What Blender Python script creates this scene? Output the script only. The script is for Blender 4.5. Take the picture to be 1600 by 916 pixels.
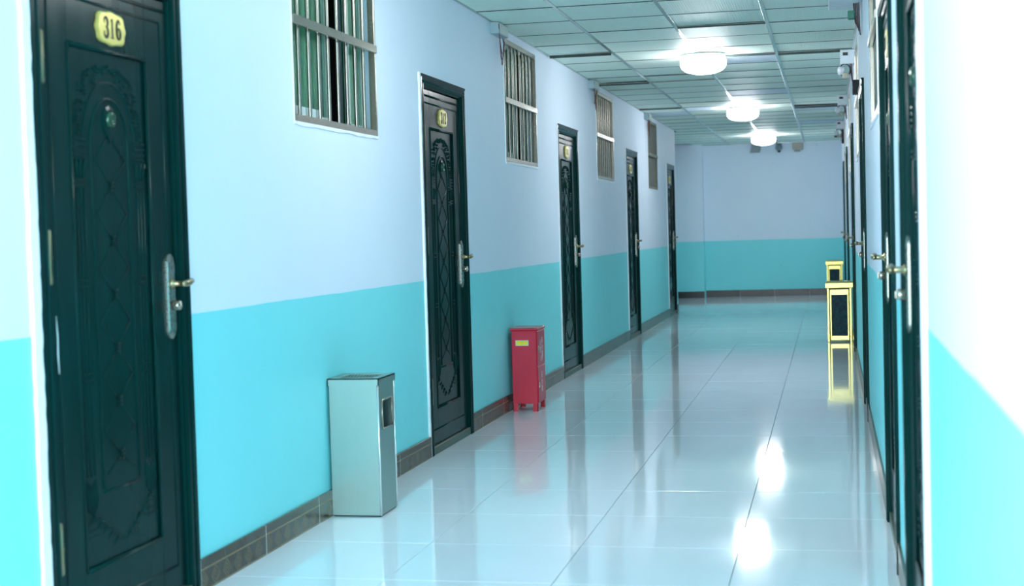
import bpy, bmesh, math, random
from mathutils import Matrix, Vector
random.seed(7)
for o in list(bpy.data.objects): bpy.data.objects.remove(o)
S = bpy.context.scene
COL = S.collection
PI = math.pi

# ------------------------------------------------------------ camera, world, lights, exposure
XL, XR, ZT, YE = -2.142, 0.217, 2.59, 25.30      # left wall, right wall, ceiling, end wall
def make_camera():
    yaw, pitch, roll, H = 0.2138, 0.0415, -0.0280, 1.213
    cy, sy = math.cos(yaw), math.sin(yaw)
    fw = Vector((-sy*math.cos(pitch), cy*math.cos(pitch), -math.sin(pitch)))
    r = Vector((cy, sy, 0)); u = r.cross(fw)
    r2 = r*math.cos(roll)+u*math.sin(roll); u2 = -r*math.sin(roll)+u*math.cos(roll)
    cd = bpy.data.cameras.new('camera'); co = bpy.data.objects.new('camera', cd); COL.objects.link(co)
    M = Matrix(((r2.x, u2.x, -fw.x, 0), (r2.y, u2.y, -fw.y, 0), (r2.z, u2.z, -fw.z, H), (0, 0, 0, 1)))
    co.matrix_world = M
    cd.sensor_width = 36; cd.lens = 2296.86/1600*36; cd.clip_start = .05
    cd.dof.use_dof = True; cd.dof.focus_distance = 9.0; cd.dof.aperture_fstop = 3.4
    S.camera = co
make_camera()
w = bpy.data.worlds.new('world'); S.world = w; w.use_nodes = True
w.node_tree.nodes['Background'].inputs[0].default_value = (.55, .8, 1, 1)
w.node_tree.nodes['Background'].inputs[1].default_value = .5
S.view_settings.view_transform = 'Standard'; S.view_settings.look = 'None'
S.view_settings.gamma = 1; S.view_settings.exposure = 0.85
try: S.view_settings.use_curve_mapping = False
except Exception: pass
S.cycles.max_bounces = 16; S.cycles.diffuse_bounces = 10; S.cycles.glossy_bounces = 6
LAMP = 25.0                 # radiance of the ceiling lamp shades
DAY = 125.0                  # daylight through the window behind the camera
ad = bpy.data.lights.new('daylight', 'AREA'); ad.shape = 'RECTANGLE'; ad.size = 2.0; ad.size_y = 1.9
ad.energy = DAY; ad.color = (.98, .97, 1)
ao = bpy.data.objects.new('daylight', ad); COL.objects.link(ao)
ao.location = (-.95, -1.7, 1.45); ao.rotation_euler = (PI/2, 0, 0)

# ------------------------------------------------------------ materials
def lin(c): return tuple((v/255/12.92 if v/255 <= .04045 else ((v/255+.055)/1.055)**2.4) for v in c)+(1,)
class NT:
    def __init__(s, name):
        s.m = bpy.data.materials.new(name); s.m.use_nodes = True; s.t = s.m.node_tree
        s.b = s.t.nodes['Principled BSDF']
    def n(s, typ, **k):
        nd = s.t.nodes.new(typ)
        for a, v in k.items():
            if a.startswith('i_'):
                key = a[2:]; key = int(key) if key.isdigit() else key.replace('_', ' ')
                nd.inputs[key].default_value = v
            else: setattr(nd, a, v)
        return nd
    def l(s, a, b): s.t.links.new(a, b)
    def math(s, op, a, b=None):
        nd = s.n('ShaderNodeMath', operation=op)
        for i, v in enumerate((a, b)):
            if v is None: continue
            if isinstance(v, (int, float)): nd.inputs[i].default_value = v
            else: s.l(v, nd.inputs[i])
        return nd.outputs[0]
    def mix(s, f, a, b):
        nd = s.n('ShaderNodeMix', data_type='RGBA')
        if isinstance(f, (int, float)): nd.inputs[0].default_value = f
        else: s.l(f, nd.inputs[0])
        for i, v in ((6, a), (7, b)):
            if isinstance(v, tuple): nd.inputs[i].default_value = v
            else: s.l(v, nd.inputs[i])
        return nd.outputs[2]
    def noise(s, scale, detail=3, rough=.55, vec=None):
        nd = s.n('ShaderNodeTexNoise'); nd.inputs['Scale'].default_value = scale
        nd.inputs['Detail'].default_value = detail; nd.inputs['Roughness'].default_value = rough
        if vec is None: vec = s.pos()
        s.l(vec, nd.inputs['Vector']); return nd.outputs[0]
    def pos(s):
        if not hasattr(s, '_p'): s._p = s.n('ShaderNodeNewGeometry').outputs['Position']
        return s._p
    def obj(s):
        return s.n('ShaderNodeTexCoord').outputs['Object']
    def sep(s, v):
        nd = s.n('ShaderNodeSeparateXYZ'); s.l(v, nd.inputs[0]); return nd.outputs
    def scale(s, v, k):
        nd = s.n('ShaderNodeMapping'); nd.inputs['Scale'].default_value = k; s.l(v, nd.inputs[0]); return nd.outputs[0]
    def ramp(s, f, a, b):
        nd = s.n('ShaderNodeMapRange'); nd.inputs[1].default_value = a; nd.inputs[2].default_value = b
        s.l(f, nd.inputs[0]); return nd.outputs[0]
    def bump(s, h, strength, dist=.01):
        nd = s.n('ShaderNodeBump'); nd.inputs['Strength'].default_value = strength; nd.inputs['Distance'].default_value = dist
        s.l(h, nd.inputs['Height']); s.l(nd.outputs[0], s.b.inputs['Normal'])
    def base(s, c):
        if isinstance(c, tuple): s.b.inputs['Base Color'].default_value = c
        else: s.l(c, s.b.inputs['Base Color'])
    def set(s, **k):
        for a, v in k.items():
            i = s.b.inputs[a.replace('_', ' ')]
            if isinstance(v, (int, float, tuple)): i.default_value = v
            else: s.l(v, i)
        return s
def simple(name, c, rough=.5, metal=0., var=.12, nscale=30, bump=0.):
    n = NT(name); col = lin(c)
    nz = n.noise(nscale, 4)
    n.base(n.mix(nz, tuple(v*(1-var) for v in col[:3])+(1,), tuple(min(1, v*(1+var)) for v in col[:3])+(1,)))
    n.set(Roughness=n.math('ADD', n.math('MULTIPLY', nz, .12), rough-.06), Metallic=metal)
    if bump: n.bump(nz, bump, .002)
    return n.m

UP, LOW = (196, 220, 246), (84, 216, 230)
def mat_wall():
    n = NT('painted_wall')
    x, y, z = n.sep(n.pos())
    wob = n.math('MULTIPLY', n.math('SUBTRACT', n.noise(3.0, 2), .5), .010)
    edge = n.math('GREATER_THAN', n.math('ADD', z, wob), .963)
    c1 = n.noise(1.2, 3); c2 = n.noise(9, 4)
    up = n.mix(c1, lin((214, 228, 242)), lin((222, 236, 250)))
    lo = n.mix(c1, lin((122, 222, 228)), lin((132, 232, 237)))
    col = n.mix(edge, lo, up)
    spots = n.math('GREATER_THAN', n.noise(14, 1), .80)
    col = n.mix(n.math('MULTIPLY', spots, .25), col, lin((150, 160, 165)))
    n.base(col)
    n.set(Roughness=n.math('ADD', n.math('MULTIPLY', c2, .1), n.math('ADD', n.math('MULTIPLY', edge, .18), .40)))
    n.bump(n.math('ADD', n.noise(90, 3), n.math('MULTIPLY', n.noise(6, 2), 3)), .12, .003)
    return n.m
def mat_floor():
    n = NT('glazed_floor_tile')
    oi = n.n('ShaderNodeObjectInfo').outputs['Random']
    nz = n.noise(2.2, 5, .6); f = n.noise(40, 4)
    col = n.mix(nz, lin((222, 230, 236)), lin((234, 240, 244)))
    col = n.mix(n.math('MULTIPLY', oi, .35), col, lin((224, 234, 240)))
    specks = n.math('GREATER_THAN', n.noise(75, 2, .5), .755)
    col = n.mix(n.math('MULTIPLY', specks, .35), col, lin((120, 125, 120)))
    n.base(col)
    n.set(Roughness=n.math('ADD', n.math('MULTIPLY', f, .04), .045), IOR=1.55)
    n.b.inputs['Specular IOR Level'].default_value = .62
    n.bump(n.noise(7, 2), .05, .004)
    return n.m
def mat_panel():
    n = NT('vinyl_ceiling_panel')
    oi = n.n('ShaderNodeObjectInfo').outputs['Random']
    x, y, z = n.sep(n.obj())
    sx = n.math('ABSOLUTE', n.math('SINE', n.math('MULTIPLY', x, PI/.0155)))
    sy = n.math('ABSOLUTE', n.math('SINE', n.math('MULTIPLY', y, PI/.0155)))
    col = n.mix(oi, lin((222, 243, 230)), lin((232, 247, 236)))
    col = n.mix(n.math('GREATER_THAN', oi, .93), col, lin((210, 226, 242)))
    col = n.mix(n.math('MULTIPLY', n.noise(3, 3), .25), col, lin((204, 226, 220)))
    n.base(col); n.set(Roughness=.48); n.b.inputs['Specular IOR Level'].default_value = .38
    n.bump(n.math('MULTIPLY', sx, sy), .8, .0030)
    return n.m
def mat_skirt():
    n = NT('brown_skirting_tile')
    x, y, z = n.sep(n.pos())
    xy = n.math('ADD', n.math('MULTIPLY', x, 1), y)
    u = n.math('SUBTRACT', n.math('FRACT', n.math('DIVIDE', xy, .1)), .5)
    v = n.math('DIVIDE', n.math('SUBTRACT', z, .040), .1)
    a = n.math('ABSOLUTE', n.math('ADD', u, v)); b = n.math('ABSOLUTE', n.math('SUBTRACT', u, v))
    d = n.math('MAXIMUM', a, b)
    ring = n.math('GREATER_THAN', n.math('SINE', n.math('MULTIPLY', d, 42)), .55)
    inside = n.math('MULTIPLY', n.math('LESS_THAN', z, .074), n.math('LESS_THAN', d, .42))
    ring = n.math('MULTIPLY', ring, inside)
    nz = n.noise(18, 5)
    base = n.mix(nz, lin((50, 40, 30)), lin((82, 70, 54)))
    line = n.math('LESS_THAN', n.math('ABSOLUTE', n.math('SUBTRACT', z, .080)), .0028)
    line2 = n.math('LESS_THAN', n.math('ABSOLUTE', n.math('SUBTRACT', z, .006)), .003)
    col = n.mix(n.math('MULTIPLY', ring, .55), base, lin((140, 122, 84)))
    col = n.mix(n.math('MAXIMUM', line, line2), col, lin((128, 110, 78)))
    n.base(col); n.set(Roughness=.24); n.b.inputs['Specular IOR Level'].default_value = .3
    n.bump(ring, .15, .001)
    return n.m
def mat_door():
    n = NT('green_black_enamel')
    v = n.scale(n.pos(), (1, 1, .18))
    nz = n.noise(14, 4, .5, v)
    n.base(n.mix(nz, lin((4, 34, 33)), lin((6, 46, 44)))); n.b.inputs['Specular Tint'].default_value = (.45, .9, .88, 1)
    n.set(Roughness=n.math('ADD', n.math('MULTIPLY', nz, .16), .14)); n.b.inputs['IOR'].default_value = 1.18
    n.bump(n.noise(9, 2, .5, v), .12, .006)
    return n.m
def mat_steel(name, c, rough, sc=(1, 1, 1)):
    n = NT(name); v = n.scale(n.obj(), sc); nz = n.noise(60, 4, .6, v)
    col = lin(c); n.base(n.mix(nz, tuple(k*.93 for k in col[:3])+(1,), col))
    n.set(Metallic=.92, Roughness=n.math('ADD', n.math('MULTIPLY', nz, .05), rough-.02))
    return n.m
def mat_glass():
    n = NT('window_glass'); n.base((.6, .95, .8, 1)); n.set(Roughness=.05, IOR=1.06)
    n.b.inputs['Transmission Weight'].default_value = .9; return n.m
def mat_curtain(c, name):
    n = NT(name); v = n.scale(n.pos(), (1, 1, .04)); nz = n.noise(16, 2, .5, v); col = lin(c)
    n.base(n.mix(nz, tuple(k*.5 for k in col[:3])+(1,), col)); n.set(Roughness=.85); n.bump(nz, .5, .02); return n.m
def mat_lamp():
    n = NT('lit_opal_shade'); n.base((.9, .95, 1, 1))
    n.b.inputs['Emission Color'].default_value = (1, .975, 1, 1); n.b.inputs['Emission Strength'].default_value = LAMP; return n.m
def mat_marble():
    n = NT('dark_blue_green_marble'); nz = n.noise(38, 6, .7)
    n.base(n.mix(n.ramp(nz, .4, .75), lin((6, 38, 46)), lin((24, 78, 88)))); n.set(Roughness=.3, IOR=1.15); return n.m

M = dict(wall=mat_wall(), floor=mat_floor(), panel=mat_panel(), skirt=mat_skirt(), door=mat_door(),
    crossbar=simple('dark_seam_shade', (48, 66, 64), .6), grout=simple('white_grout', (205, 212, 210), .8), joint=simple('dark_floor_joint', (120, 132, 138), .8),  # crossbar is the painted gap shade under the ceiling seams
    void=simple('ceiling_void', (12, 16, 16), .9), plaster=simple('white_plaster', (238, 242, 250), .7, bump=.4),
    bar=mat_steel('grid_metal', (176, 196, 190), .22), steel=mat_steel('brushed_steel', (150, 178, 172), .38, (1, 1, .05)),
    chrome=mat_steel('window_steel', (158, 156, 144), .26), brass=mat_steel('aged_brass', (150, 140, 108), .3), bright=mat_steel('edge_highlight', (236, 240, 240), .2),
    plate=mat_steel('handle_steel', (156, 162, 152), .27), gold=mat_steel('polished_gold', (206, 192, 112), .26),
    badge=simple('gilt_badge', (214, 200, 110), .3, .55), black=simple('black_print', (22, 26, 26), .5),
    lens=simple('green_glass_knob', (30, 74, 56), .12, .3), rail=simple('sill_steel', (84, 100, 88), .4, .5),
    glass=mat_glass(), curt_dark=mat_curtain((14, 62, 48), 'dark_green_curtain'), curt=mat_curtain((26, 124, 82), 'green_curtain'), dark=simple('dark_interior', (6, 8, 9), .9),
    alu=simple('white_grey_aluminium', (176, 196, 190), .35), paper=simple('whitish_paper', (200, 214, 214), .8),
    brown=simple('weathered_board', (118, 124, 116), .7, var=.3, nscale=12), lamp=mat_lamp(),
    red=simple('red_enamel', (200, 26, 58), .3, var=.10, nscale=6), redtop=simple('greyish_red_top', (150, 120, 122), .35, var=.25, nscale=14),
    yellow=simple('yellow_sticker', (238, 226, 40), .45), white=simple('white_plastic', (224, 228, 232), .4),
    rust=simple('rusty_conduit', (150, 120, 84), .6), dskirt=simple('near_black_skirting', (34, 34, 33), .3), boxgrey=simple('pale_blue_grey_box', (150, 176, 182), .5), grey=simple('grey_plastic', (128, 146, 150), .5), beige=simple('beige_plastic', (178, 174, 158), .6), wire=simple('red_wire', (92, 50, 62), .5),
    wirek=simple('black_wire', (30, 34, 40), .4), marble=mat_marble(), green=simple('green_plug', (10, 110, 90), .4),
    lettering=simple('white_lettering', (222, 226, 230), .6), rubber=simple('black_rubber', (20, 22, 24), .7))

# ------------------------------------------------------------ mesh builder
class MB:
    def __init__(s, sx=1): s.v = []; s.f = []; s.sx = sx; s.sm = set()
    def add(s, vs, fs, smooth=False):
        k = len(s.v); s.v += [tuple(v) for v in vs]
        for f in fs:
            if smooth: s.sm.add(len(s.f))
            s.f.append(tuple(i+k for i in f))
    def box(s, x0, x1, y0, y1, z0, z1, b=0):
        if b <= 0:
            vs = [(x, y, z) for x in (x0, x1) for y in (y0, y1) for z in (z0, z1)]
            s.add(vs, [(0, 1, 3, 2), (4, 6, 7, 5), (0, 4, 5, 1), (2, 3, 7, 6), (0, 2, 6, 4), (1, 5, 7, 3)]); return s
        bm = bmesh.new(); bmesh.ops.create_cube(bm, size=1)
        for v in bm.verts:
            v.co = Vector(((x0+x1)/2+v.co.x*(x1-x0), (y0+y1)/2+v.co.y*(y1-y0), (z0+z1)/2+v.co.z*(z1-z0)))
        bmesh.ops.bevel(bm, geom=bm.edges[:], offset=b, segments=1 if b < .004 else 2, affect='EDGES', profile=.5)
        bm.verts.index_update()
        s.add([v.co[:] for v in bm.verts], [[v.index for v in f.verts] for f in bm.faces]); bm.free(); return s
    def tube(s, pts, r, n=8, cap=True, flat=None):
        pts = [Vector(p) for p in pts]; vs = []; N = len(pts)
        rr = r if isinstance(r, (list, tuple)) else [r]*N
        up = None
        for i, p in enumerate(pts):
            t = (pts[min(i+1, N-1)]-pts[max(i-1, 0)]).normalized()
            if up is None:
                up = Vector((1, 0, 0)) if abs(t.x) < .8 else Vector((0, 0, 1))
            a = (up-t*up.dot(t)).normalized(); b = t.cross(a); up = a
            for k in range(n):
                q = 2*PI*k/n; vs.append(p+a*math.cos(q)*rr[i]*(flat or 1)+b*math.sin(q)*rr[i])
        fs = [(i*n+k, i*n+(k+1) % n, (i+1)*n+(k+1) % n, (i+1)*n+k) for i in range(N-1) for k in range(n)]
        if cap: fs += [tuple(range(n-1, -1, -1)), tuple(range((N-1)*n, N*n))]
        s.add(vs, fs, True); return s
    def lathe(s, c, prof, axis='z', n=24):
        vs = []; c = Vector(c)
        for r, h in prof:
            for k in range(n):
                q = 2*PI*k/n; a, b = r*math.cos(q), r*math.sin(q)
                vs.append(c+Vector((a, b, h) if axis == 'z' else (h, a, b)))
        N = len(prof)
        fs = [(i*n+k, i*n+(k+1) % n, (i+1)*n+(k+1) % n, (i+1)*n+k) for i in range(N-1) for k in range(n)]
        fs += [tuple(range(n-1, -1, -1)), tuple(range((N-1)*n, N*n))]
        s.add(vs, fs, True); return s
    def extr(s, outline, x0, x1, inset=0):    # outline in (y,z), extruded along x, optional chamfered front
        n = len(outline); cy = sum(p[0] for p in outline)/n; cz = sum(p[1] for p in outline)/n
        k = lambda p, q: (cy+(p[0]-cy)*(1-q), cz+(p[1]-cz)*(1-q))
        vs = [(x0, p[0], p[1]) for p in outline]+[(x1-(x1-x0)*.4*(inset > 0), p[0], p[1]) for p in outline]
        fs = [tuple(range(n))[::-1]]
        fs += [(i, (i+1) % n, n+(i+1) % n, n+i) for i in range(n)]
        if inset:
            vs += [(x1,)+k(p, inset) for p in outline]
            fs += [(n+i, n+(i+1) % n, 2*n+(i+1) % n, 2*n+i) for i in range(n)]; fs.append(tuple(range(2*n, 3*n)))
        else: fs.append(tuple(range(n, 2*n)))
        s.add(vs, fs); return s
    def mesh(s, name, mat):
        me = bpy.data.meshes.new(name)
        me.from_pydata([(v[0]*s.sx, v[1], v[2]) for v in s.v], [], s.f)
        me.materials.append(mat)
        bm = bmesh.new(); bm.from_mesh(me)
        for i, f in enumerate(bm.faces): f.smooth = i in s.sm
        bmesh.ops.recalc_face_normals(bm, faces=bm.faces[:]); bm.to_mesh(me); bm.free()
        return me
    def build(s, name, mat, parent=None, loc=(0, 0, 0)):
        o = bpy.data.objects.new(name, s.mesh(name, mat)); COL.objects.link(o); o.location = loc
        if parent: o.parent = parent
        return o
def tag(o, label=None, cat=None, group=None, kind=None):
    for k, v in (('label', label), ('category', cat), ('group', group), ('kind', kind)):
        if v: o[k] = v
    return o
def empty(name, loc, **k):
    o = bpy.data.objects.new(name, None); COL.objects.link(o); o.location = loc; o.empty_display_size = .1
    return tag(o, **k)
def inst(me, name, parent, loc=(0, 0, 0), rot=(0, 0, 0)):
    o = bpy.data.objects.new(name, me); COL.objects.link(o); o.location = loc; o.rotation_euler = rot; o.parent = parent
    return o
KIDS = {}
def copy_tree(o, parent=None, loc=None, skip=()):
    c = o.copy(); COL.objects.link(c); c.parent = parent
    if loc is not None: c.location = loc
    for ch in list(o.children):
        if ch.name.split('.')[0] in skip: continue
        copy_tree(ch, c, skip=skip)
    return c

# ------------------------------------------------------------ where the openings are
DW, DH = .97, 2.08
DL = [3.69, 7.66, 11.73, 15.80, 19.88]
DR = [3.55, 5.15, 9.12, 13.20, 17.25, 21.30]
WL = [(5.745, 6.885), (9.79, 10.90), (13.82, 14.93), (17.85, 18.83)]
WR = [(6.60, 7.72), (10.68, 11.80), (14.72, 15.84), (18.76, 19.88)]
WZ0, WZ1 = 1.695, 2.535
YL_END, Y0, TH = 21.08, -2.0, .20
ZW = ZT+.075

def wall_segments(x0, x1, ya, yb, doors, wins):
    m = MB(); ops = sorted([(d, d+DW, 0, DH) for d in doors]+[(a, b, WZ0, WZ1) for a, b in wins]); y = ya
    for a, b, z0, z1 in ops:
        m.box(x0, x1, y, a, 0, ZW)
        if z0 > 0: m.box(x0, x1, a, b, 0, z0)
        m.box(x0, x1, a, b, z1, ZW); y = b
    m.box(x0, x1, y, yb, 0, ZW); return m
tag(wall_segments(XL-TH, XL, Y0, YL_END, DL, WL).build('wall_left', M['wall']), 'left corridor wall, pale blue above a turquoise dado, pierced by doors and barred windows', 'wall', kind='structure')
tag(wall_segments(XR, XR+TH, Y0, YE, DR, WR).build('wall_right', M['wall']), 'right corridor wall seen almost edge on, pale blue over turquoise, close to the camera', 'wall', kind='structure')
tag(MB().box(-4.4, XR+TH, YE, YE+.15, 0, ZW).box(-4.4, -2.09, YE-.26, YE, 0, ZW).build('wall_end', M['wall']), 'far end wall of the corridor with a shallow pier at its left', 'wall', kind='structure')
tag(MB().box(-4.5, -4.4, YL_END-.2, YE, 0, ZW).build('wall_side_passage', M['wall']), 'wall closing the side passage beyond the last left door', 'wall', kind='structure')
tag(MB().box(-4.4, XL-TH, YL_END-.2, YL_END, 0, ZW).build('wall_return', M['wall']), 'return wall behind the corner after the last left door', 'wall', kind='structure')
tag(MB().box(XL-TH, XR+TH, Y0-.15, Y0, 0, ZW).build('wall_rear', M['wall']), 'corridor wall behind the camera', 'wall', kind='structure')

# ------------------------------------------------------------ floor: tiles of 0.6 m
fl = tag(MB().box(-4.5, XR+TH, Y0-.15, YE+.15, -.12, -.0035).build('floor', M['joint']), 'glossy pale floor of large square porcelain tiles', 'floor', kind='structure')
G = .0026
def tile_mesh(w, d): return MB().box(-w/2+G/2, w/2-G/2, -d/2+G/2, d/2-G/2, -.011, 0, .0007).mesh('tile', M['floor'])
tfull = tile_mesh(.6, .6); cache = {}
xs = [-4.4, -3.955, -3.355, -2.755, -2.155, -1.555, -.955, -.355, XR]
row = 0; y = 9.123-.6*18
while y < YE-.01:
    y1 = min(y+.6, YE)
    for a, b in zip(xs, xs[1:]):
        if b < -2.1 and y1 < YL_END: continue
        a2 = a
        if a == -2.155 and y1 < YL_END: a2 = XL-.03 if False else XL
        if b-a2 < .03 or b < -4.3 and False: continue
        key = (round(b-a2, 3), round(y1-y, 3))
        if key not in cache: cache[key] = tfull if key == (.6, .6) else tile_mesh(*key)
        inst(cache[key], 'tile', fl, ((a2+b)/2, (y+y1)/2, random.uniform(-.0002, .0002)), (random.gauss(0, .0006), random.gauss(0, .0006), 0))
    y = y1

# ------------------------------------------------------------ ceiling: panels in a metal grid
ce = tag(MB().box(-4.5, XR+TH, Y0-.15, YE+.15, ZT+.07, ZT+.2).build('ceiling', M['void']), 'suspended ceiling of pale green square panels above the corridor', 'ceiling', kind='structure')
bx = [-2.142, -1.63, -1.01, -.39, XR]
def panel_mesh(w): return MB().box(-w/2+.004, w/2-.004, -.31+.0035, .31-.0035, 0, .008, .0015).mesh('ceiling_panel', M['panel'])
pm = {}
special = {(0, 2): (.0, .014, .035), (1, 3): (0, .0, .010), (2, 3): (.012, 0, .0), (3, 3): (.016, .0, 0), (2, 0): (.010, .006, 0), (3, 12): (.03, 0, 0), (0, 6): (.018, .006, 0), (1, 6): (.010, 0, 0), (0, 11): (.012, 0, 0)}
for k in range(-19, 26):
    yc = 9.60+.62*k+.31
    if yc < Y0: continue
    d = min(.62, YE-(yc-.31))
    if d < .05: continue
    cols = list(zip(bx, bx[1:]))
    if yc > YL_END: cols = [(-4.4, -4.11), (-4.11, -3.49), (-3.49, -2.87), (-2.87, -2.25), (-2.25, -1.63)]+cols[1:]
    for i, (a, b) in enumerate(cols):
        if yc > YL_END and k >= 24 and a == -2.87: continue          # one panel is missing by the pier
        wkey = (round(b-a, 3), round(d, 2))
        if wkey not in pm:
            pm[wkey] = MB().box(-(b-a)/2+.004, (b-a)/2-.004, -d/2+.0075, d/2-.0075, 0, .006, .0015).mesh('ceiling_panel', M['panel'])
        t = special.get((i, k), (0, 0, 0))
        rx = random.gauss(0, .0012)+t[0]; ry = random.gauss(0, .0010)-t[1]
        inst(pm[wkey], 'ceiling_panel', ce, ((a+b)/2, yc-.31+d/2, ZT+.0+abs(rx)*.31+abs(ry)*.31), (rx, ry, random.gauss(0, .0025)))
seam_meshes = {}  # dark strips added under the seams to draw the shade of the gaps
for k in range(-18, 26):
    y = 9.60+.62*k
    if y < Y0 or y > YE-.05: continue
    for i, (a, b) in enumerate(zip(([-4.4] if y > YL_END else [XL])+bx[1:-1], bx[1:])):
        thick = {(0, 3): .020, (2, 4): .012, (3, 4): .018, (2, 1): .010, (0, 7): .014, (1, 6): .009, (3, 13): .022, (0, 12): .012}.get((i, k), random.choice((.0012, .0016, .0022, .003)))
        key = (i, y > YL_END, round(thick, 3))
        if key not in seam_meshes: seam_meshes[key] = MB().box(-(b-a)/2+.012, (b-a)/2-.012, -.005, .005, -thick, .001).mesh('seam_shade', M['crossbar'])
        inst(seam_meshes[key], 'seam_shade', ce, ((a+b)/2, y+random.uniform(-.006, .006), ZT), (0, 0, random.uniform(-.004, .004)))
for x in bx[1:-1]:
    MB().box(x-.013, x+.013, Y0, YE, ZT-.004, ZT+.0005, .001).box(x-.002, x+.002, Y0, YE, ZT, ZT+.05).build('grid_bar', M['bar'], ce)
for x, a, b in ((XL+.009, Y0, YL_END), (XR-.009, Y0, YE)):
    MB().box(x-.009, x+.009, a, b, ZT-.003, ZT).build('edge_bar', M['bar'], ce)
MB().box(-2.09, XR, YE-.018, YE, ZT-.003, ZT).build('edge_bar', M['bar'], ce)

# ------------------------------------------------------------ baseboards of brown tiles
def spans(doors, ya, yb):
    out = []; y = ya
    for d in doors:
        out.append((y, d)); y = d+DW
    out.append((y, yb)); return out
def skirting(name, label, xw, sgn, doors, ya, yb, phase):
    root = MB()
    for a, b in spans(doors, ya, yb): root.box(min(xw, xw+sgn*.006), max(xw, xw+sgn*.0095), a, b, 0, .115)
    root = tag(root.build(name, M['grout']), label, 'baseboard', kind='structure')
    meshes = {}
    for a, b in spans(doors, ya, yb):
        k = math.ceil((a-phase)/.6+1e-6); cuts = [a]
        while phase+.6*k < b-.02: cuts.append(phase+.6*k); k += 1
        cuts.append(b)
        for p, q in zip(cuts, cuts[1:]):
            if q-p < .03: continue
            L = round(q-p, 3)
            if L not in meshes:
                meshes[L] = MB().box(min(0, sgn*.0105), max(0, sgn*.0105), -L/2+.0025, L/2-.0025, .001, .116, .0015).mesh('skirting_tile', M['skirt'])
            inst(meshes[L], 'skirting_tile', root, (xw, (p+q)/2, 0))
skirting('baseboard_left', 'brown patterned skirting tiles along the left wall', XL, 1, DL, Y0, YL_END, 4.66)
skirting('baseboard_right', 'brown skirting tiles along the right wall', XR, -1, DR, Y0, YE, 4.5)
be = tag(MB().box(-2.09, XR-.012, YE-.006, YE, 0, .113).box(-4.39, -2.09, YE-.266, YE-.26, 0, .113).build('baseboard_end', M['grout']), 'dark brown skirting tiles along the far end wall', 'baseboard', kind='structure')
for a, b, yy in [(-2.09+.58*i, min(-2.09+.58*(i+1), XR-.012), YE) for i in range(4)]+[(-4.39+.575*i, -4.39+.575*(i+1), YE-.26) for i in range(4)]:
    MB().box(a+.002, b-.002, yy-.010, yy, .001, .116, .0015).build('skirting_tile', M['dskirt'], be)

# ------------------------------------------------------------ doors
def stroke(m, pts, ws, x):          # flat ribbon in the (y,z) plane with varying half width, a hair thick
    for i in range(len(pts)-1):
        (a, b), (c, d) = pts[i], pts[i+1]; L = math.hypot(c-a, d-b) or 1; nx, ny = -(d-b)/L, (c-a)/L
        w0, w1 = ws[i], ws[i+1]; e = .0004; ux, uy = (c-a)/L*e, (d-b)/L*e
        q = [(a+nx*w0-ux, b+ny*w0-uy), (a-nx*w0-ux, b-ny*w0-uy), (c-nx*w1+ux, d-ny*w1+uy), (c+nx*w1+ux, d+ny*w1+uy)]
        vs = [(x, p[0], p[1]) for p in q]+[(x+.0015, p[0], p[1]) for p in q]
        m.add(vs, [(3, 2, 1, 0), (4, 5, 6, 7), (0, 1, 5, 4), (1, 2, 6, 5), (2, 3, 7, 6), (3, 0, 4, 7)])
def arc(cx, cy, rx, ry, a0, a1, n=14): return [(cx+rx*math.cos(math.radians(a0+(a1-a0)*i/n)), cy+ry*math.sin(math.radians(a0+(a1-a0)*i/n))) for i in range(n+1)]
def bulge(n, lo, hi): return [lo+(hi-lo)*math.sin(PI*i/n) for i in range(n+1)]
def digit(m, ch, cy, cz, w, h, x, sgn):
    T = lambda ps: [(cy+sgn*px*w, cz+pz*h) for px, pz in ps]
    t, k = w*.06, w*.19
    if ch == '1':
        stroke(m, T([(0, -.48), (0, .48)]), [k*.75]*2, x); stroke(m, T([(-.28, -.49), (.28, -.49)]), [t]*2, x); stroke(m, T([(0, .46), (-.3, .36)]), [t*1.4, t*.8], x)
    elif ch == '3':
        a = arc(-.02, .25, .40, .24, 160, -90); b = arc(-.02, -.24, .44, .26, 90, -165)
        stroke(m, T(a), bulge(14, t, k), x); stroke(m, T(b), bulge(14, t, k), x)
        stroke(m, T([(-.36, .30), (-.28, .30)]), [k*.8]*2, x); stroke(m, T([(-.40, -.28), (-.30, -.28)]), [k*.8]*2, x)
    elif ch == '6':
        stroke(m, T(arc(.06, 0, .46, .48, 70, 250, 18)), bulge(18, t*1.2, k), x); stroke(m, T(arc(.02, -.20, .38, .28, -180, 180, 20)), [t+k*.7*abs(math.cos(2*PI*i/20)) for i in range(21)], x)
        stroke(m, T([(.22, .36), (.32, .36)]), [k*.8]*2, x)
    elif ch == '2':
        stroke(m, T(arc(0, .22, .38, .26, 170, -20, 12)+[(.1, -.15), (-.36, -.44)]), bulge(14, t*1.5, k), x)
        stroke(m, T([(-.40, -.44), (.38, -.44)]), [k*.8]*2, x); stroke(m, T([(.38, -.46), (.42, -.28)]), [t*1.4, t], x)
    else:
        stroke(m, T([(0, -.42), (0, .42)]), [k*.9]*2, x)
U0, U1 = .065, .905                       # leaf edges
UC = .485
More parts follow.
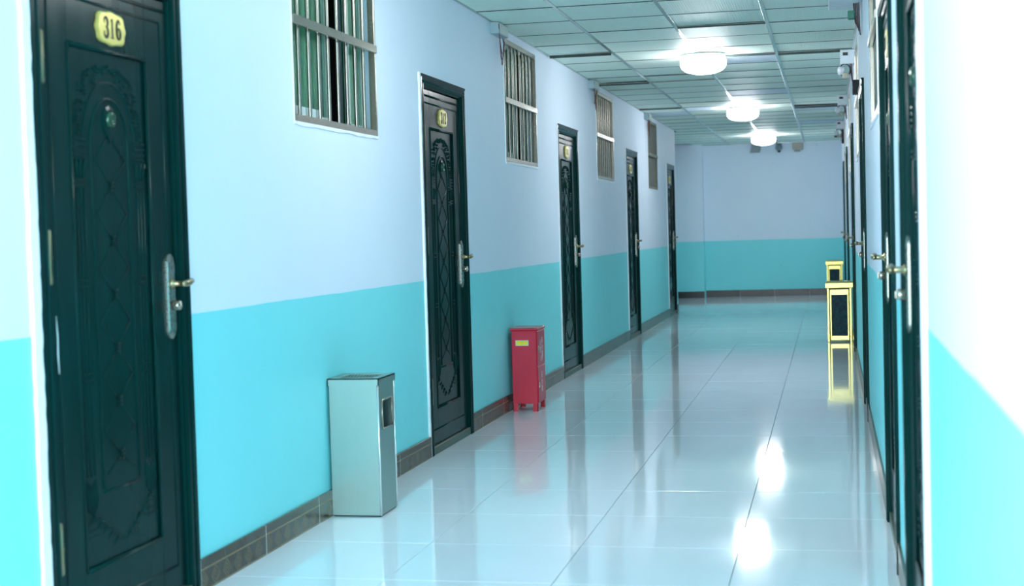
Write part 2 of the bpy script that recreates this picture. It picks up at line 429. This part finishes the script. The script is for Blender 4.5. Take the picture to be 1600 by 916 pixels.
def build_door(sx, number, name='door_1'):
    r = empty(name, (0, 0, 0))
    P = lambda m, n, mat, par=r: m.build(n, M[mat], par)
    FX = .011 if sx > 0 else .014        # how proud the frame stands
    LX = -.012 if sx > 0 else -.007                            # leaf face
    # stepped frame
    m = MB(sx)
    for (a, b, dx) in ((0, .022, FX), (.022, .040, FX-.005), (.040, .055, FX-.001), (.055, .066, FX-.013)):
        m.box(-.09, dx, a, b, 0, DH-a, .0025); m.box(-.09, dx, DW-b, DW-a, 0, DH-a, .0025)
        zt_, zb_ = DH-a, DH-b; x2 = dx+.005; x1 = dx-.002      # the head leans out a little
        m.add([(-.09, a, zb_), (x1, a, zb_), (x2, a, zt_), (-.09, a, zt_), (-.09, DW-a, zb_), (x1, DW-a, zb_), (x2, DW-a, zt_), (-.09, DW-a, zt_)],
              [(0, 1, 2, 3), (7, 6, 5, 4), (0, 4, 5, 1), (1, 5, 6, 2), (2, 6, 7, 3), (3, 7, 4, 0)])
    m.tube([(FX-.001, .03, 2.040), (FX-.001, DW-.03, 2.040)], .0045, 8)
    P(m, 'frame', 'door')
    # leaf with a recessed field
    pa, pb, z0, z1 = .235, .735, .245, 1.80
    m = MB(sx)
    m.box(-.06, LX, U0+.003, pa, .05, 2.008, .002); m.box(-.06, LX, pb, U1-.003, .05, 2.008, .002)
    m.box(-.06, LX, pa, pb, .05, z0, .001); m.box(-.06, LX, pa, pb, z1, 2.008, .001)
    m.box(-.06, LX-.007, pa, pb, z0, z1)
    leaf = P(m, 'leaf', 'door')
    X = LX-.007
    # moulding around the field and the outer line of the leaf
    m = MB(sx); q = [(pa, z0), (pb, z0), (pb, z1), (pa, z1), (pa, z0)]
    for (a, b), (c, d) in zip(q, q[1:]): m.tube([(LX-.001, a, b), (LX-.001, c, d)], .007, 8, flat=.8)
    P(m, 'panel_moulding', 'door', leaf)
    m = MB(sx); oa, ob, oz0, oz1 = .125, .845, .13, 1.935; q = [(oa, oz0), (ob, oz0), (ob, oz1), (oa, oz1), (oa, oz0)]
    for (a, b), (c, d) in zip(q, q[1:]): m.tube([(LX-.001, a, b), (LX-.001, c, d)], .0055, 8, flat=.8)
    m.tube([(LX-.001, .09, 1.975), (LX-.001, .88, 1.975)], .007, 8, flat=.9)
    P(m, 'edge_moulding', 'door', leaf)
    # arch
    m = MB(sx); ap = []
    aw, za = .112, 1.53
    def arch(w, zb, zc, h): return [(X, UC-w, zb)]+[(X, UC+w*math.cos(PI-PI*i/18), zc+h*math.sin(PI*i/18)) for i in range(19)]+[(X, UC+w, zb)]
    m.tube(arch(.118, .47, 1.52, .135), .0055, 6); m.tube(arch(.165, 1.50, 1.52, .185), .004, 6)
    m.tube([(X, UC-.118, .46), (X, UC+.118, .46)], .005, 6)
    P(m, 'arch_moulding', 'door', leaf)
    # diamond lattice with knots
    m = MB(sx); zz = [1.55-.1655*i for i in range(7)]
    m_k = MB(sx)
    for i, z in enumerate(zz):
        nz = zz[i+1] if i < 6 else .46
        mid = (z+nz)/2
        for s in (-1, 1):
            m.tube([(X+.0005, UC, z), (X+.0005, UC+s*.094, mid)], .0028, 6)
            if i < 6: m.tube([(X+.0005, UC+s*.094, mid), (X+.0005, UC, nz)], .0028, 6)
        for dz in (-.012, 0, .012): m_k.tube([(X+.003, UC-.013, z+dz), (X+.003, UC+.013, z+dz+.003)], .004, 6)
    P(m, 'lattice', 'door', leaf); P(m_k, 'lattice_knots', 'door', leaf)
    # columns with capitals and urn bases
    for s in (-1, 1):
        c = UC+s*.192; m = MB(sx)
        for k in (-.022, 0, .022): m.tube([(X, c+k, .52), (X, c+k, 1.38)], .004, 6)
        for dz in (1.385, 1.40, 1.47, 1.487, 1.505, 1.522): m.box(X-.004, X+.006, c-.036, c+.036, dz, dz+.009, .002)
        for k in (-.018, 0, .018): m.tube([(X, c+k, 1.41), (X+.004, c+k*1.5, 1.465)], .006, 6)
        for dz in (.80, .82, 1.08, 1.10): m.box(X-.004, X+.004, c-.030, c+.030, dz, dz+.007, .002)
        for k in range(5):
            m.tube([(X, c+(k-2)*.013, .49+.01*abs(k-2)), (X+.003, c+(k-2)*.015, .45), (X, c+(k-2)*.011, .40+.01*abs(k-2))], .0045, 6)
        for dz in (.375, .355, .335): m.box(X-.004, X+.004, c-.034, c+.034, dz, dz+.006, .002)
        P(m, 'column', 'door', leaf)
    # laurel wreath of beads and leaves above the arch, scrollwork in the foot
    m = MB(sx); rnd = random.Random(3)
    for s in (-1, 1):
        for i in range(26):
            a = PI*(.03+.46*i/25); d = .008+.030*math.sin(PI*min(1, i/22))
            for t in range(2):
                rr = .205+rnd.uniform(-d, d); yy = UC+s*rr*math.cos(a)*.98; z = 1.52+.225*math.sin(a)*(rr/.205)
                r0 = rnd.uniform(.004, .0075)
                m.lathe((X, yy, z), [(r0, -.002), (r0*.92, .003), (r0*.55, .0062), (.0005, .0075)], 'x', 7)
    P(m, 'laurel_wreath', 'door', leaf)
    m = MB(sx)
    for s in (-1, 1):
        for i in range(5):
            z = .30+.022*i; y = UC+s*(.04+.035*i)
            m.tube([(X, y-.025, z-.01), (X+.003, y, z+.012), (X, y+.03, z)], .003, 5)
    P(m, 'scroll_relief', 'door', leaf)
    # knob with peephole below the arch
    m = MB(sx).extr([(UC+.042*math.sin(2*PI*k/12)*(1 if k not in (5, 6, 7) else .8), 1.585+.05*math.cos(2*PI*k/12)-(.015 if k == 6 else 0)) for k in range(12)], X, X+.006, .2)
    P(m, 'rosette', 'door', leaf)
    m = MB(sx).lathe((X, UC, 1.592), [(.026, 0), (.026, .010), (.022, .016), (.012, .018), (.011, .014), (.002, .014)], 'x', 18)
    P(m, 'peephole', 'lens')
    # number plate
    pc, pz = UC+.018, 1.872
    out = []
    for k in range(48):
        a = 2*PI*k/48; rr = 1+.07*math.cos(8*a)*.6-.06*math.cos(4*a)
        out.append((pc+.098*rr*math.cos(a), pz+.054*rr*math.sin(a)))
    pl = P(MB(sx).extr(out, LX, LX+.009, .10), 'number_plate', 'badge')
    m = MB(sx)
    for i, ch in enumerate(number): digit(m, ch, pc+sx*(-.040+.040*i) if sx < 0 else pc+(-.040+.040*i), pz, .030, .060, LX+.0088, 1 if sx > 0 else -1)
    P(m, 'digits', 'black', pl)
    # handle: long rounded plate, lever, lock cylinder
    hy, hz0, hz1 = .853, .888, 1.172
    out = [(hy+.028*math.cos(a), (hz1 if math.sin(a) > 0 else hz0)-.028*(1 if math.sin(a) > 0 else -1)+.028*math.sin(a)) for a in [2*PI*(k+.5)/24 for k in range(24)]]
    hp = P(MB(sx).extr(out, LX, LX+.010, .12), 'handle_plate', 'plate')
    m = MB(sx).lathe((LX+.008, hy, 1.072), [(.017, 0), (.017, .008), (.010, .012), (.009, .044), (.011, .050), (.003, .052)], 'x', 16)
    m.tube([(LX+.052, hy-.012, 1.072), (LX+.056, hy+.01, 1.072), (LX+.056, hy+.04, 1.075), (LX+.050, hy+.068, 1.079), (LX+.044, hy+.078, 1.080)], [.009, .011, .011, .010, .006], 10)
    P(m, 'lever', 'brass', hp)
    m = MB(sx).lathe((LX+.008, hy+.002, 1.000), [(.017, 0), (.017, .024), (.014, .030), (.004, .031)], 'x', 16)
    m.box(LX+.036, LX+.042, hy-.001, hy+.005, .990, 1.010)
    P(m, 'lock_cylinder', 'chrome', hp)
    # hinges
    for a, b in ((1.665, 1.815), (1.10, 1.255), (.275, .425)):
        m = MB(sx); m.tube([(.000, .068, a), (.000, .068, a+.004), (.000, .068, b-.004), (.000, .068, b)], [.004, .008, .008, .004], 10)
        m.lathe((.0, .068, (a+b)/2), [(.0095, -.002), (.0095, .002)], 'z', 10)
        P(m, 'hinge', 'brass')
    P(MB(sx).box(-.08, .003, .045, .925, 0, .045, .003), 'door_sill', 'rail')
    # chipped white plaster beside the frame
    m = MB(sx); rnd = random.Random(5)
    def jag(fixed, vert, a, b, inner, outer, th=.0055):
        n = int((b-a)/.035); pts = [a+(b-a)*i/n for i in range(n+1)]; vi = [inner+rnd.uniform(-.003, .004) for _ in pts]; vo = [outer+rnd.uniform(-.002, .002) for _ in pts]
        for i in range(n):
            if vert: q = [(vi[i], pts[i]), (vo[i], pts[i]), (vo[i+1], pts[i+1]), (vi[i+1], pts[i+1])]
            else: q = [(pts[i], vi[i]), (pts[i+1], vi[i+1]), (pts[i+1], vo[i+1]), (pts[i], vo[i])]
            vs = [(0, y, z) for y, z in q]+[(th, y, z) for y, z in q]
            m.add(vs, [(3, 2, 1, 0), (4, 5, 6, 7), (0, 1, 5, 4), (1, 2, 6, 5), (2, 3, 7, 6), (3, 0, 4, 7)])
    wide = .042 if number == '316' else .02
    jag(0, True, .001, DH+.006, 0, -wide, FX-.001); jag(0, False, 0, DW, DH, DH+.005); jag(0, True, .118, DH, DW, DW+.006)
    P(m, 'plaster_edge', 'plaster')
    return r
def finish_door(o, i, label, side):
    o.name = 'door_%d' % i; tag(o, label, 'door', None, 'structure')
    o.location = (XL if side > 0 else XR, (DL if side > 0 else DR)[i-1 if side > 0 else i-6], 0)
labL = ['nearest left door, dark green-black embossed steel with gold plate 316',
 'dark green-black door with plate 312, between the steel bin and the red cabinet',
 'third left door from the camera, just beyond the red cabinet',
 'fourth left door from the camera, narrow in view with brass lever',
 'fifth and farthest left door, beside the corner before the end wall']
for i, num in enumerate(['316', '312', '|||', '|||', '|||']):
    if i < 3: d = build_door(1, num, 'door_%d' % (i+1)); last = d
    else: d = copy_tree(last)
    finish_door(d, i+1, labL[i], 1)
# a thin whitish streak down the first door
d1 = bpy.data.objects['door_1']
MB().tube([(-.008, .108, 1.01), (-.008, .112, .95), (-.008, .110, .90), (-.008, .113, .845)], [.001, .003, .0035, .002], 6, flat=.5).build('pale_streak', M['paper'], d1)
labR = ['nearest right door, blurred, its long chrome handle plate edge on',
 'second right door, handle with a square lever sticking out over the corridor',
 'third right door from the camera, beyond the barred window',
 'fourth right door, a thin dark strip behind the third right door',
 'fifth right door, beside the farther gold bin',
 'last right door next to the end wall']
for i in range(6):
    if i == 0: d = build_door(-1, '|||', 'door_6'); lastr = d
    else: d = copy_tree(lastr, skip=('plaster_edge',))
    finish_door(d, i+6, labR[i], -1)

# ------------------------------------------------------------ barred windows
def build_window(sx, y0, y1, n, kind):
    r = empty('window_%d' % n, (XL if sx > 0 else XR, y0, 0))
    W = y1-y0; P = lambda m, nm, mat, par=r: m.build(nm, M[mat], par)
    # closing box behind, curtain, sliding sashes, panes
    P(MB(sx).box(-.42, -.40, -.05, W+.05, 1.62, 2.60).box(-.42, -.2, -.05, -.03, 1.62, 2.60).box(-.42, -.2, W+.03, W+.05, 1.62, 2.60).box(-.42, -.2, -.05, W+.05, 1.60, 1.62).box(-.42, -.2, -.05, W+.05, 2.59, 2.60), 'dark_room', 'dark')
    if kind != 'board':
        m = MB(sx)
        for a, b in ((0, .50*W), (.80*W, W)):
            N = 28
            vs = []
            for j in range(N+1):
                y = a+(b-a)*j/N; x = -.095+.008*math.sin(j*1.9)
                vs += [(x, y, WZ0), (x, y, WZ1)]
            m.add(vs, [(2*j, 2*j+2, 2*j+3, 2*j+1) for j in range(N)], True)
        P(m, 'curtain', 'curt' if n == 1 else 'curt_dark')
        sash = MB(sx)
        for a, b, x in ((0, .50*W, -.052), (.79*W, W, -.072)):
            sash.box(x-.009, x+.009, a, a+.03, WZ0+.02, WZ1-.02).box(x-.009, x+.009, b-.03, b, WZ0+.02, WZ1-.02)
            sash.box(x-.009, x+.009, a, b, WZ0+.02, WZ0+.05).box(x-.009, x+.009, a, b, WZ1-.05, WZ1-.02)
        P(sash, 'sash_frame', 'alu')
        P(MB(sx).box(-.085, -.04, 0, W, WZ0, WZ0+.02).box(-.085, -.04, 0, W, WZ1-.02, WZ1), 'sliding_track', 'alu')
        for a, b, x in ((.03, .50*W-.03, -.052), (.79*W+.03, W-.03, -.072)):
            P(MB(sx).box(x-.002, x+.002, a, b, WZ0+.05, WZ1-.05), 'pane', 'glass')
        P(MB(sx).box(-.040, -.037, .02, .36*W, WZ0+.030, WZ0+.075), 'paper_strip', 'paper')
    else:
        P(MB(sx).box(-.06, -.04, .01, W-.01, WZ0+.01, WZ1-.01), 'board', 'brown')
    # grille
    f = .022 if sx > 0 else .02
    m = MB(sx).box(-.03, .003, 0, .014, WZ0, WZ1, .002).box(-.03, .003, W-.016, W, WZ0, WZ1, .002)
    m.box(-.03, .003, .014, W-.016, WZ0, WZ0+.030, .002).box(-.03, .004, .014, W-.016, WZ1-.035, WZ1, .002)
    P(m, 'grille_frame', 'chrome' if kind != 'board' else 'brown')
    P(MB(sx).box(-.012, .012, .004, W-.004, 2.095, 2.135, .003), 'crossbar', 'chrome' if kind != 'board' else 'brown')
    bm_ = MB(sx).tube([(-.022, 0, WZ0+.028), (-.022, 0, WZ1-.033)], .0088, 10, cap=False).mesh('bar', M['chrome'] if kind != 'board' else M['brown'])
    for k in range(8): inst(bm_, 'bar', r, (0, W*(k+1)/9, 0))
    # thin plaster lip below and beside
    m = MB(sx); rnd = random.Random(n)
    ys = [W*i/14 for i in range(15)]; lo = [WZ0-.010-rnd.uniform(0, .008) for _ in ys]
    for i in range(14):
        q = [(ys[i], lo[i]), (ys[i+1], lo[i+1]), (ys[i+1], WZ0), (ys[i], WZ0)]
        m.add([(0, a, b) for a, b in q]+[(.006, a, b) for a, b in q], [(3, 2, 1, 0), (4, 5, 6, 7), (0, 1, 5, 4), (1, 2, 6, 5), (2, 3, 7, 6), (3, 0, 4, 7)])
    m.box(0, .004, -.008, 0, WZ0-.012, WZ1)
    P(m, 'plaster_lip', 'plaster')
    return r
wl = ['largest barred window on the left wall, between doors 316 and 312', 'second barred window from the camera, above the red cabinet', 'third barred window on the left, a narrow row of bright bars', 'boarded grey-brown barred window, farthest on the left wall']
wr = ['barred window on the right wall, seen edge on', 'second window on the right wall, hidden behind a door edge', 'third barred window on the right wall, beyond the fourth right door', 'farthest barred window on the right wall, beyond the fifth right door']
for i, (a, b) in enumerate(WL): tag(build_window(1, a, b, i+1, 'board' if i == 3 else 'glass'), wl[i], 'window', None, 'structure')
for i, (a, b) in enumerate(WR): tag(build_window(-1, a, b, i+5, 'glass'), wr[i], 'window', None, 'structure')

# ------------------------------------------------------------ ceiling lamps
def lamp():
    r = empty('ceiling_lamp', (0, 0, ZT))
    MB().lathe((0, 0, 0), [(.150, -.001), (.176, -.002), (.180, -.020), (.168, -.022)], 'z', 40).build('lamp_base', M['white'], r)
    MB().lathe((0, 0, 0), [(.170, -.021), (.180, -.030), (.184, -.055), (.182, -.085), (.167, -.112), (.137, -.132), (.09, -.146), (.04, -.152), (.002, -.153)], 'z', 40).build('lamp_shade', M['lamp'], r)
    return r
L0 = lamp(); ll = {11.9: 'nearest round ceiling lamp in view, glowing white, the largest', 17.4: 'middle round ceiling lamp in view, glowing white', 22.9: 'farthest round ceiling lamp, small, before the end wall', 6.4: 'round ceiling lamp above the steel bin, out of the picture', .9: 'round ceiling lamp above the camera, out of the picture'}
for i, (y, lb) in enumerate(ll.items()):
    o = L0 if i == 0 else copy_tree(L0)
    o.location = (-.965, y, ZT-.004); tag(o, lb, 'lamp', 'round ceiling lamps down the corridor')

# ------------------------------------------------------------ steel litter bin
def steel_bin():
    r = empty('litter_bin', (-2.021, 6.145, 0), label='brushed stainless steel ashtray bin standing against the left wall', cat='bin')
    w, d, h = .110, .118, .588
    P = lambda m, n, mat, par=r: m.build(n, M[mat], par)
    oy0, oy1, oz0, oz1 = -.066, .078, .375, .500
    m = MB().box(-w, -w+.004, -d, d, .006, h).box(-w+.004, w, -d, -d+.004, .006, h).box(-w+.004, w, d-.004, d, .006, h)
    m.box(w-.004, w, -d+.004, oy0, .006, h).box(w-.004, w, oy1, d-.004, .006, h).box(w-.004, w, oy0, oy1, .006, oz0).box(w-.004, w, oy0, oy1, oz1, h)
    m.box(-w+.004, w-.004, -d+.004, d-.004, .006, .012)
    body = P(m, 'body', 'steel')
    m = MB(); q = [(oy0, oz0), (oy1, oz0), (oy1, oz1), (oy0, oz1)]
    for i in range(4):
        (a, b), (c, e) = q[i], q[(i+1) % 4]; m.tube([(w+.001, a, b), (w+.001, c, e)], .0042, 8)
    P(m, 'opening_rim', 'chrome', body)
    for yy in (-d, d): MB().tube([(w-.001, yy*.99, .006), (w-.001, yy*.99, h)], .0048, 8).build('corner_highlight', M['bright'], body)  # paler corner tubes paint in the bright edge highlight
    # lid tray with slotted top
    L = MB(); a, b, z = w+.006, d+.006, h+.012
    L.box(-a, a, -b, -b+.004, h-.018, z).box(-a, a, b-.004, b, h-.018, z).box(-a, -a+.004, -b, b, h-.018, z).box(a-.004, a, -b, b, h-.018, z)
    L.box(-a, -.075, -b, b, z-.004, z).box(.075, a, -b, b, z-.004, z).box(-.075, .075, -b, -.085, z-.004, z).box(-.075, .075, .085, b, z-.004, z)
    lid = P(L, 'lid', 'steel')
    g = MB()
    for i in range(12):
        x = -.075+.150*i/11; g.box(x-.003, x+.003, -.085, .085, z-.005, z-.001)
    for y in (-.028, .028): g.box(-.075, .075, y-.004, y+.004, z-.005, z-.001)
    P(g, 'ash_grate', 'chrome', lid)
    P(MB().box(-.078, .078, -.088, .088, z-.04, z-.035), 'ash_tray', 'grey', lid)
    P(MB().box(-w+.004, w-.004, -d+.004, d-.004, 0, .006), 'foot', 'rubber')
    return r
steel_bin()

# ------------------------------------------------------------ red fire extinguisher cabinet
def text_mesh(s, size, ext=.0004):
    c = bpy.data.curves.new('lettering', 'FONT'); c.body = s; c.size = size; c.extrude = ext; c.align_x = 'CENTER'; c.align_y = 'CENTER'; c.resolution_u = 2
    o = bpy.data.objects.new('tmp_text', c); COL.objects.link(o)
    bpy.context.view_layer.update(); dg = bpy.context.evaluated_depsgraph_get()
    me = bpy.data.meshes.new_from_object(o.evaluated_get(dg)); bpy.data.objects.remove(o); me.name = 'lettering'
    return me
def fire_box():
    x0, x1, y0, y1, zt = -2.112, -1.940, 9.665, 9.925, .548
    cx, cy = (x0+x1)/2, (y0+y1)/2; w, d = (x1-x0)/2, (y1-y0)/2
    r = empty('fire_extinguisher_cabinet', (cx, cy, 0), label='small red metal fire extinguisher cabinet on feet by the left wall', cat='cabinet')
    P = lambda m, n, mat, par=r: m.build(n, M[mat], par)
    P(MB().box(-w, w, -d, d, .052, zt, .003), 'body', 'red')
    for sx in (-1, 1):
        for sy in (-1, 1):
            m = MB(); a, b = sx*w, sy*d; f = .034
            m.box(min(a, a-sx*f), max(a, a-sx*f), min(b, b-sy*.004), max(b, b-sy*.004), 0, .053)
            m.box(min(a, a-sx*.004), max(a, a-sx*.004), min(b, b-sy*f), max(b, b-sy*f), 0, .053)
            P(m, 'foot', 'red')
    lid = P(MB().box(-w-.008, w+.010, -d-.010, d+.010, zt, zt+.016, .003), 'lid', 'red')
    P(MB().box(-w-.006, w+.008, -d-.008, d+.008, zt+.016, zt+.0175), 'lid_top', 'redtop', lid)  # lid top in a greyer, mottled red than the sides
    X = w+.006
    for z0, z1, cols in ((.306, .542, (('灭火器', .032, .055), ('火警', -.032, .070))), (.058, .300, (('灭火器', 0, .045),))):
        dr = P(MB().box(w, X, -d+.006, d-.006, z0, z1, .002), 'cabinet_door', 'red')
        for s, yy, top in cols:
            for k, ch in enumerate(s):
                o = inst(text_mesh(ch, .046), 'lettering', dr, (X+.0006, yy, z1-top-.02-.046*k), (PI/2, 0, PI/2)); o.data.materials.clear(); o.data.materials.append(M['lettering'])
        if z0 > .2:
            o = inst(text_mesh('119', .046), 'lettering', dr, (X+.0006, 0, z0+.040), (PI/2, 0, PI/2)); o.data.materials.clear(); o.data.materials.append(M['lettering'])
        P(MB().box(X, X+.008, -d+.012, -d+.018, (z0+z1)/2-.02, (z0+z1)/2+.02, .001), 'pull', 'chrome', dr)
    P(MB().box(-.058, .032, -d-.0015, -d, .445, .482), 'sticker', 'paper').name = 'sticker'
    P(MB().box(-.053, .027, -d-.0022, -d-.0015, .449, .478), 'sticker_print', 'yellow')
fire_box()

# ------------------------------------------------------------ gold bins
def gold_bin():
    r = empty('gold_litter_bin', (0, 0, 0)); P = lambda m, n, mat, par=r: m.build(n, M[mat], par)
    w = .122
    for sx in (-1, 1):
        for sy in (-1, 1):
            a, b = sx*(w-.011), sy*(w-.011); P(MB().box(a-.011, a+.011, b-.011, b+.011, 0, .555, .004), 'corner_post', 'gold')
    P(MB().box(-w+.012, w-.012, -w+.012, w-.012, .015, .55), 'inner_liner', 'rubber')
    for sy in (-1, 1):
        for ax in (0, 1):
            fr = MB(); pn = MB(); c = sy*(w-.008); t = .004
            def bx(m, u0, u1, z0, z1, off, th):
                lo, hi = sorted((c+sy*off, c+sy*(off+th)))
                if ax == 0: m.box(u0, u1, lo, hi, z0, z1, .001)
                else: m.box(lo, hi, u0, u1, z0, z1, .001)
            bx(fr, -.092, -.080, .02, .535, -.002, .006); bx(fr, .080, .092, .02, .535, -.002, .006); bx(fr, -.080, .080, .02, .062, -.002, .006); bx(fr, -.080, .080, .482, .535, -.002, .006)
            f = P(fr, 'panel_frame', 'gold'); bx(pn, -.080, .080, .062, .482, -.004, .004); P(pn, 'marble_panel', 'marble', f)
    m = MB(); N = [(.132, .548), (.136, .556), (.136, .600), (.128, .614), (.110, .620)]
    vs = []; fs = []
    for a, z in N: vs += [(-a, -a, z), (a, -a, z), (a, a, z), (-a, a, z)]
    for i in range(len(N)-1): fs += [(4*i+k, 4*i+(k+1) % 4, 4*i+4+(k+1) % 4, 4*i+4+k) for k in range(4)]
    fs += [(3, 2, 1, 0)]; m.add(vs, fs)
    top = P(m, 'top', 'gold')
    P(MB().lathe((0, 0, 0), [(.108, .596), (.108, .6195), (.09, .6195), (.085, .600), (.002, .600)], 'z', 28), 'ash_bowl', 'steel', top)
    P(MB().box(-.110, .110, -.110, .110, .590, .600), 'top_plate', 'gold', top)
    return r
g = gold_bin(); g.location = (.082, 15.42, 0); tag(g, 'gold-framed litter bin with dark marble sides, the nearer one by the right wall', 'bin', 'gold litter bins')
g2 = copy_tree(g); g2.location = (.062, 24.0, 0); tag(g2, 'gold-framed litter bin farther down the right wall, partly hidden by the nearer one', 'bin', 'gold litter bins')

# ------------------------------------------------------------ junction boxes and cables
def curve_pts(a, b, sag, n=10, side=0):
    a, b = Vector(a), Vector(b)
    return [a.lerp(b, i/n)+Vector((side*math.sin(PI*i/n), 0, -sag*math.sin(PI*i/n))) for i in range(n+1)]
def left_box(y, i, label):
    r = empty('junction_box', (XL, y, ZT)); tag(r, label, 'junction box', 'junction boxes over the left windows')
    MB().box(0, .060, 0, .28, -.080, -.004, .004).build('housing', M['boxgrey'], r)
    MB().box(.060, .063, .02, .26, -.074, -.012, .001).build('cover', M['alu'], r)
    if i: MB().tube([(.03, .31, -.003), (.03, .31, -.10), (.012, .32, -.20)], .011, 8).build('rusty_conduit', M['rust'], r)
    for k, (dy, s) in enumerate(((.00, .21), (.035, .20), (.07, .19))):
        MB().tube(curve_pts((.06-.3*dy, -.008+dy*1.3, -.02), (.03, .26+dy*.5, -.10), s-.03*k, 12), .0028, 6).build('red_cable', M['wire'], r)
    MB().tube(curve_pts((.04, .20, -.09), (.01, .42, -.14), .05, 8), .0035, 6).build('black_cable', M['wirek'], r)
    MB().tube([(.06, .15, -.02), (.03, .33, -.075), (.012, .42, -.13)], .003, 6).build('white_cable', M['white'], r)
for i, (y, lb) in enumerate(((9.42, 'grey junction box with looping dark red cables at the ceiling, nearest left window corner'), (13.40, 'white junction box above the third left window'), (17.56, 'junction box above the boarded left window'))): left_box(y, i, lb)

def right_unit(y, i, label):
    r = empty('wall_junction_box', (XR, y, ZT)); tag(r, label, 'junction box', 'junction boxes on the right wall')
    MB().box(-.11, 0, -.05, .13, -.115, -.004, .004).build('housing', M['white'], r)
    MB().box(-.09, -.05, -.052, -.050, -.05, -.025).build('knockout', M['wirek'], r)
    c = [(-.075+.042*math.cos(2*PI*k/14), -.03, -.165+.052*math.sin(2*PI*k/14)) for k in range(15)]
    MB().tube(c, .0045, 6).build('cable_loop', M['wirek'], r)
    for dx in (0, .012): MB().tube(curve_pts((-.035+dx, -.02, -.10), (-.015, .02, -.26), .03, 8), .004, 6).build('red_cable', M['wire'], r)
    MB().lathe((-.070, -.03, -.205), [(.022, .02), (.03, 0), (.028, -.02), (.012, -.028)], 'z', 14).build('lamp_holder', M['beige'], r)
    MB().lathe((-.105, -.02, -.165), [(.02, .03), (.032, .01), (.026, -.03), (.01, -.036)], 'z', 14).build('plastic_cap', M['white'], r)
for i, (y, lb) in enumerate(((12.1, 'white junction box with loose black cable loop high on the right wall'), (16.3, 'smaller white junction box farther along the right wall'), (20.4, 'junction box on the right wall near the end'))): right_unit(y, i, lb)
r = empty('loose_plug', (XR, 9.25, ZT)); tag(r, 'green plug and tangled cables hanging by a box, top right of the corridor', 'cable')
MB().box(-.20, -.02, -.35, .25, -.045, -.006, .004).build('housing', M['white'], r)
MB().box(-.085, -.045, .02, .08, -.135, -.085, .004).build('plug', M['green'], r)
for k in range(4): MB().tube(curve_pts((-.05+.01*k, .0, -.04), (-.03+.008*k, .15+.05*k, -.14-.02*k), .06, 8), .004, 6).build('cable', M['wire' if k % 2 else 'wirek'], r)
r = empty('meter_box', (XR, 10.45, 2.10)); tag(r, 'small black box on the right wall above the third right door', 'box')
MB().box(-.045, 0, 0, .12, 0, .095, .003).build('housing', M['rubber'], r)
MB().box(-.047, -.045, .005, .115, .044, .050).build('white_line', M['white'], r)
r = empty('wall_bracket', (XR, 21.1, 2.42)); tag(r, 'dark bracket sticking out of the right wall near the end, below the ceiling', 'bracket')
MB().box(-.03, 0, 0, .06, -.10, .12, .004).build('back_plate', M['rubber'], r)
MB().box(-.13, -.03, .02, .04, -.01, .012, .003).build('arm', M['rubber'], r)
# things high on the end wall
r = empty('wall_speaker', (-1.29, YE, 2.44)); tag(r, 'grey slanted box hung high on the end wall, left of the three', 'speaker')
MB().extr([(0, 0), (.16, 0), (.19, .145), (.03, .145)], 0, .10).build('housing', M['grey'], r).rotation_euler = (0, 0, -PI/2)
r = empty('dome_camera', (-.81, YE, 2.50)); tag(r, 'small dark camera hanging high on the end wall, middle of the three', 'camera')
MB().lathe((0, -.05, 0), [(.045, .08), (.045, .03), (.06, .02), (.055, -.01), (.035, -.04), (.005, -.055)], 'z', 18).build('housing', M['grey'], r)
MB().lathe((0, -.05, -.045), [(.028, .0), (.024, -.02), (.005, -.03)], 'z', 14).build('lens', M['rubber'], r)
MB().box(-.02, .02, -.05, 0, .03, .06, .003).build('bracket', M['white'], r)
r = empty('cable_box', (-.50, YE, 2.43)); tag(r, 'beige box hung high on the end wall, right of the three', 'box')
MB().box(-.09, .09, -.07, 0, .03, .15, .01).build('housing', M['beige'], r)
MB().box(-.06, .04, -.06, -.01, 0, .03, .006).build('cable_gland', M['grey'], r)
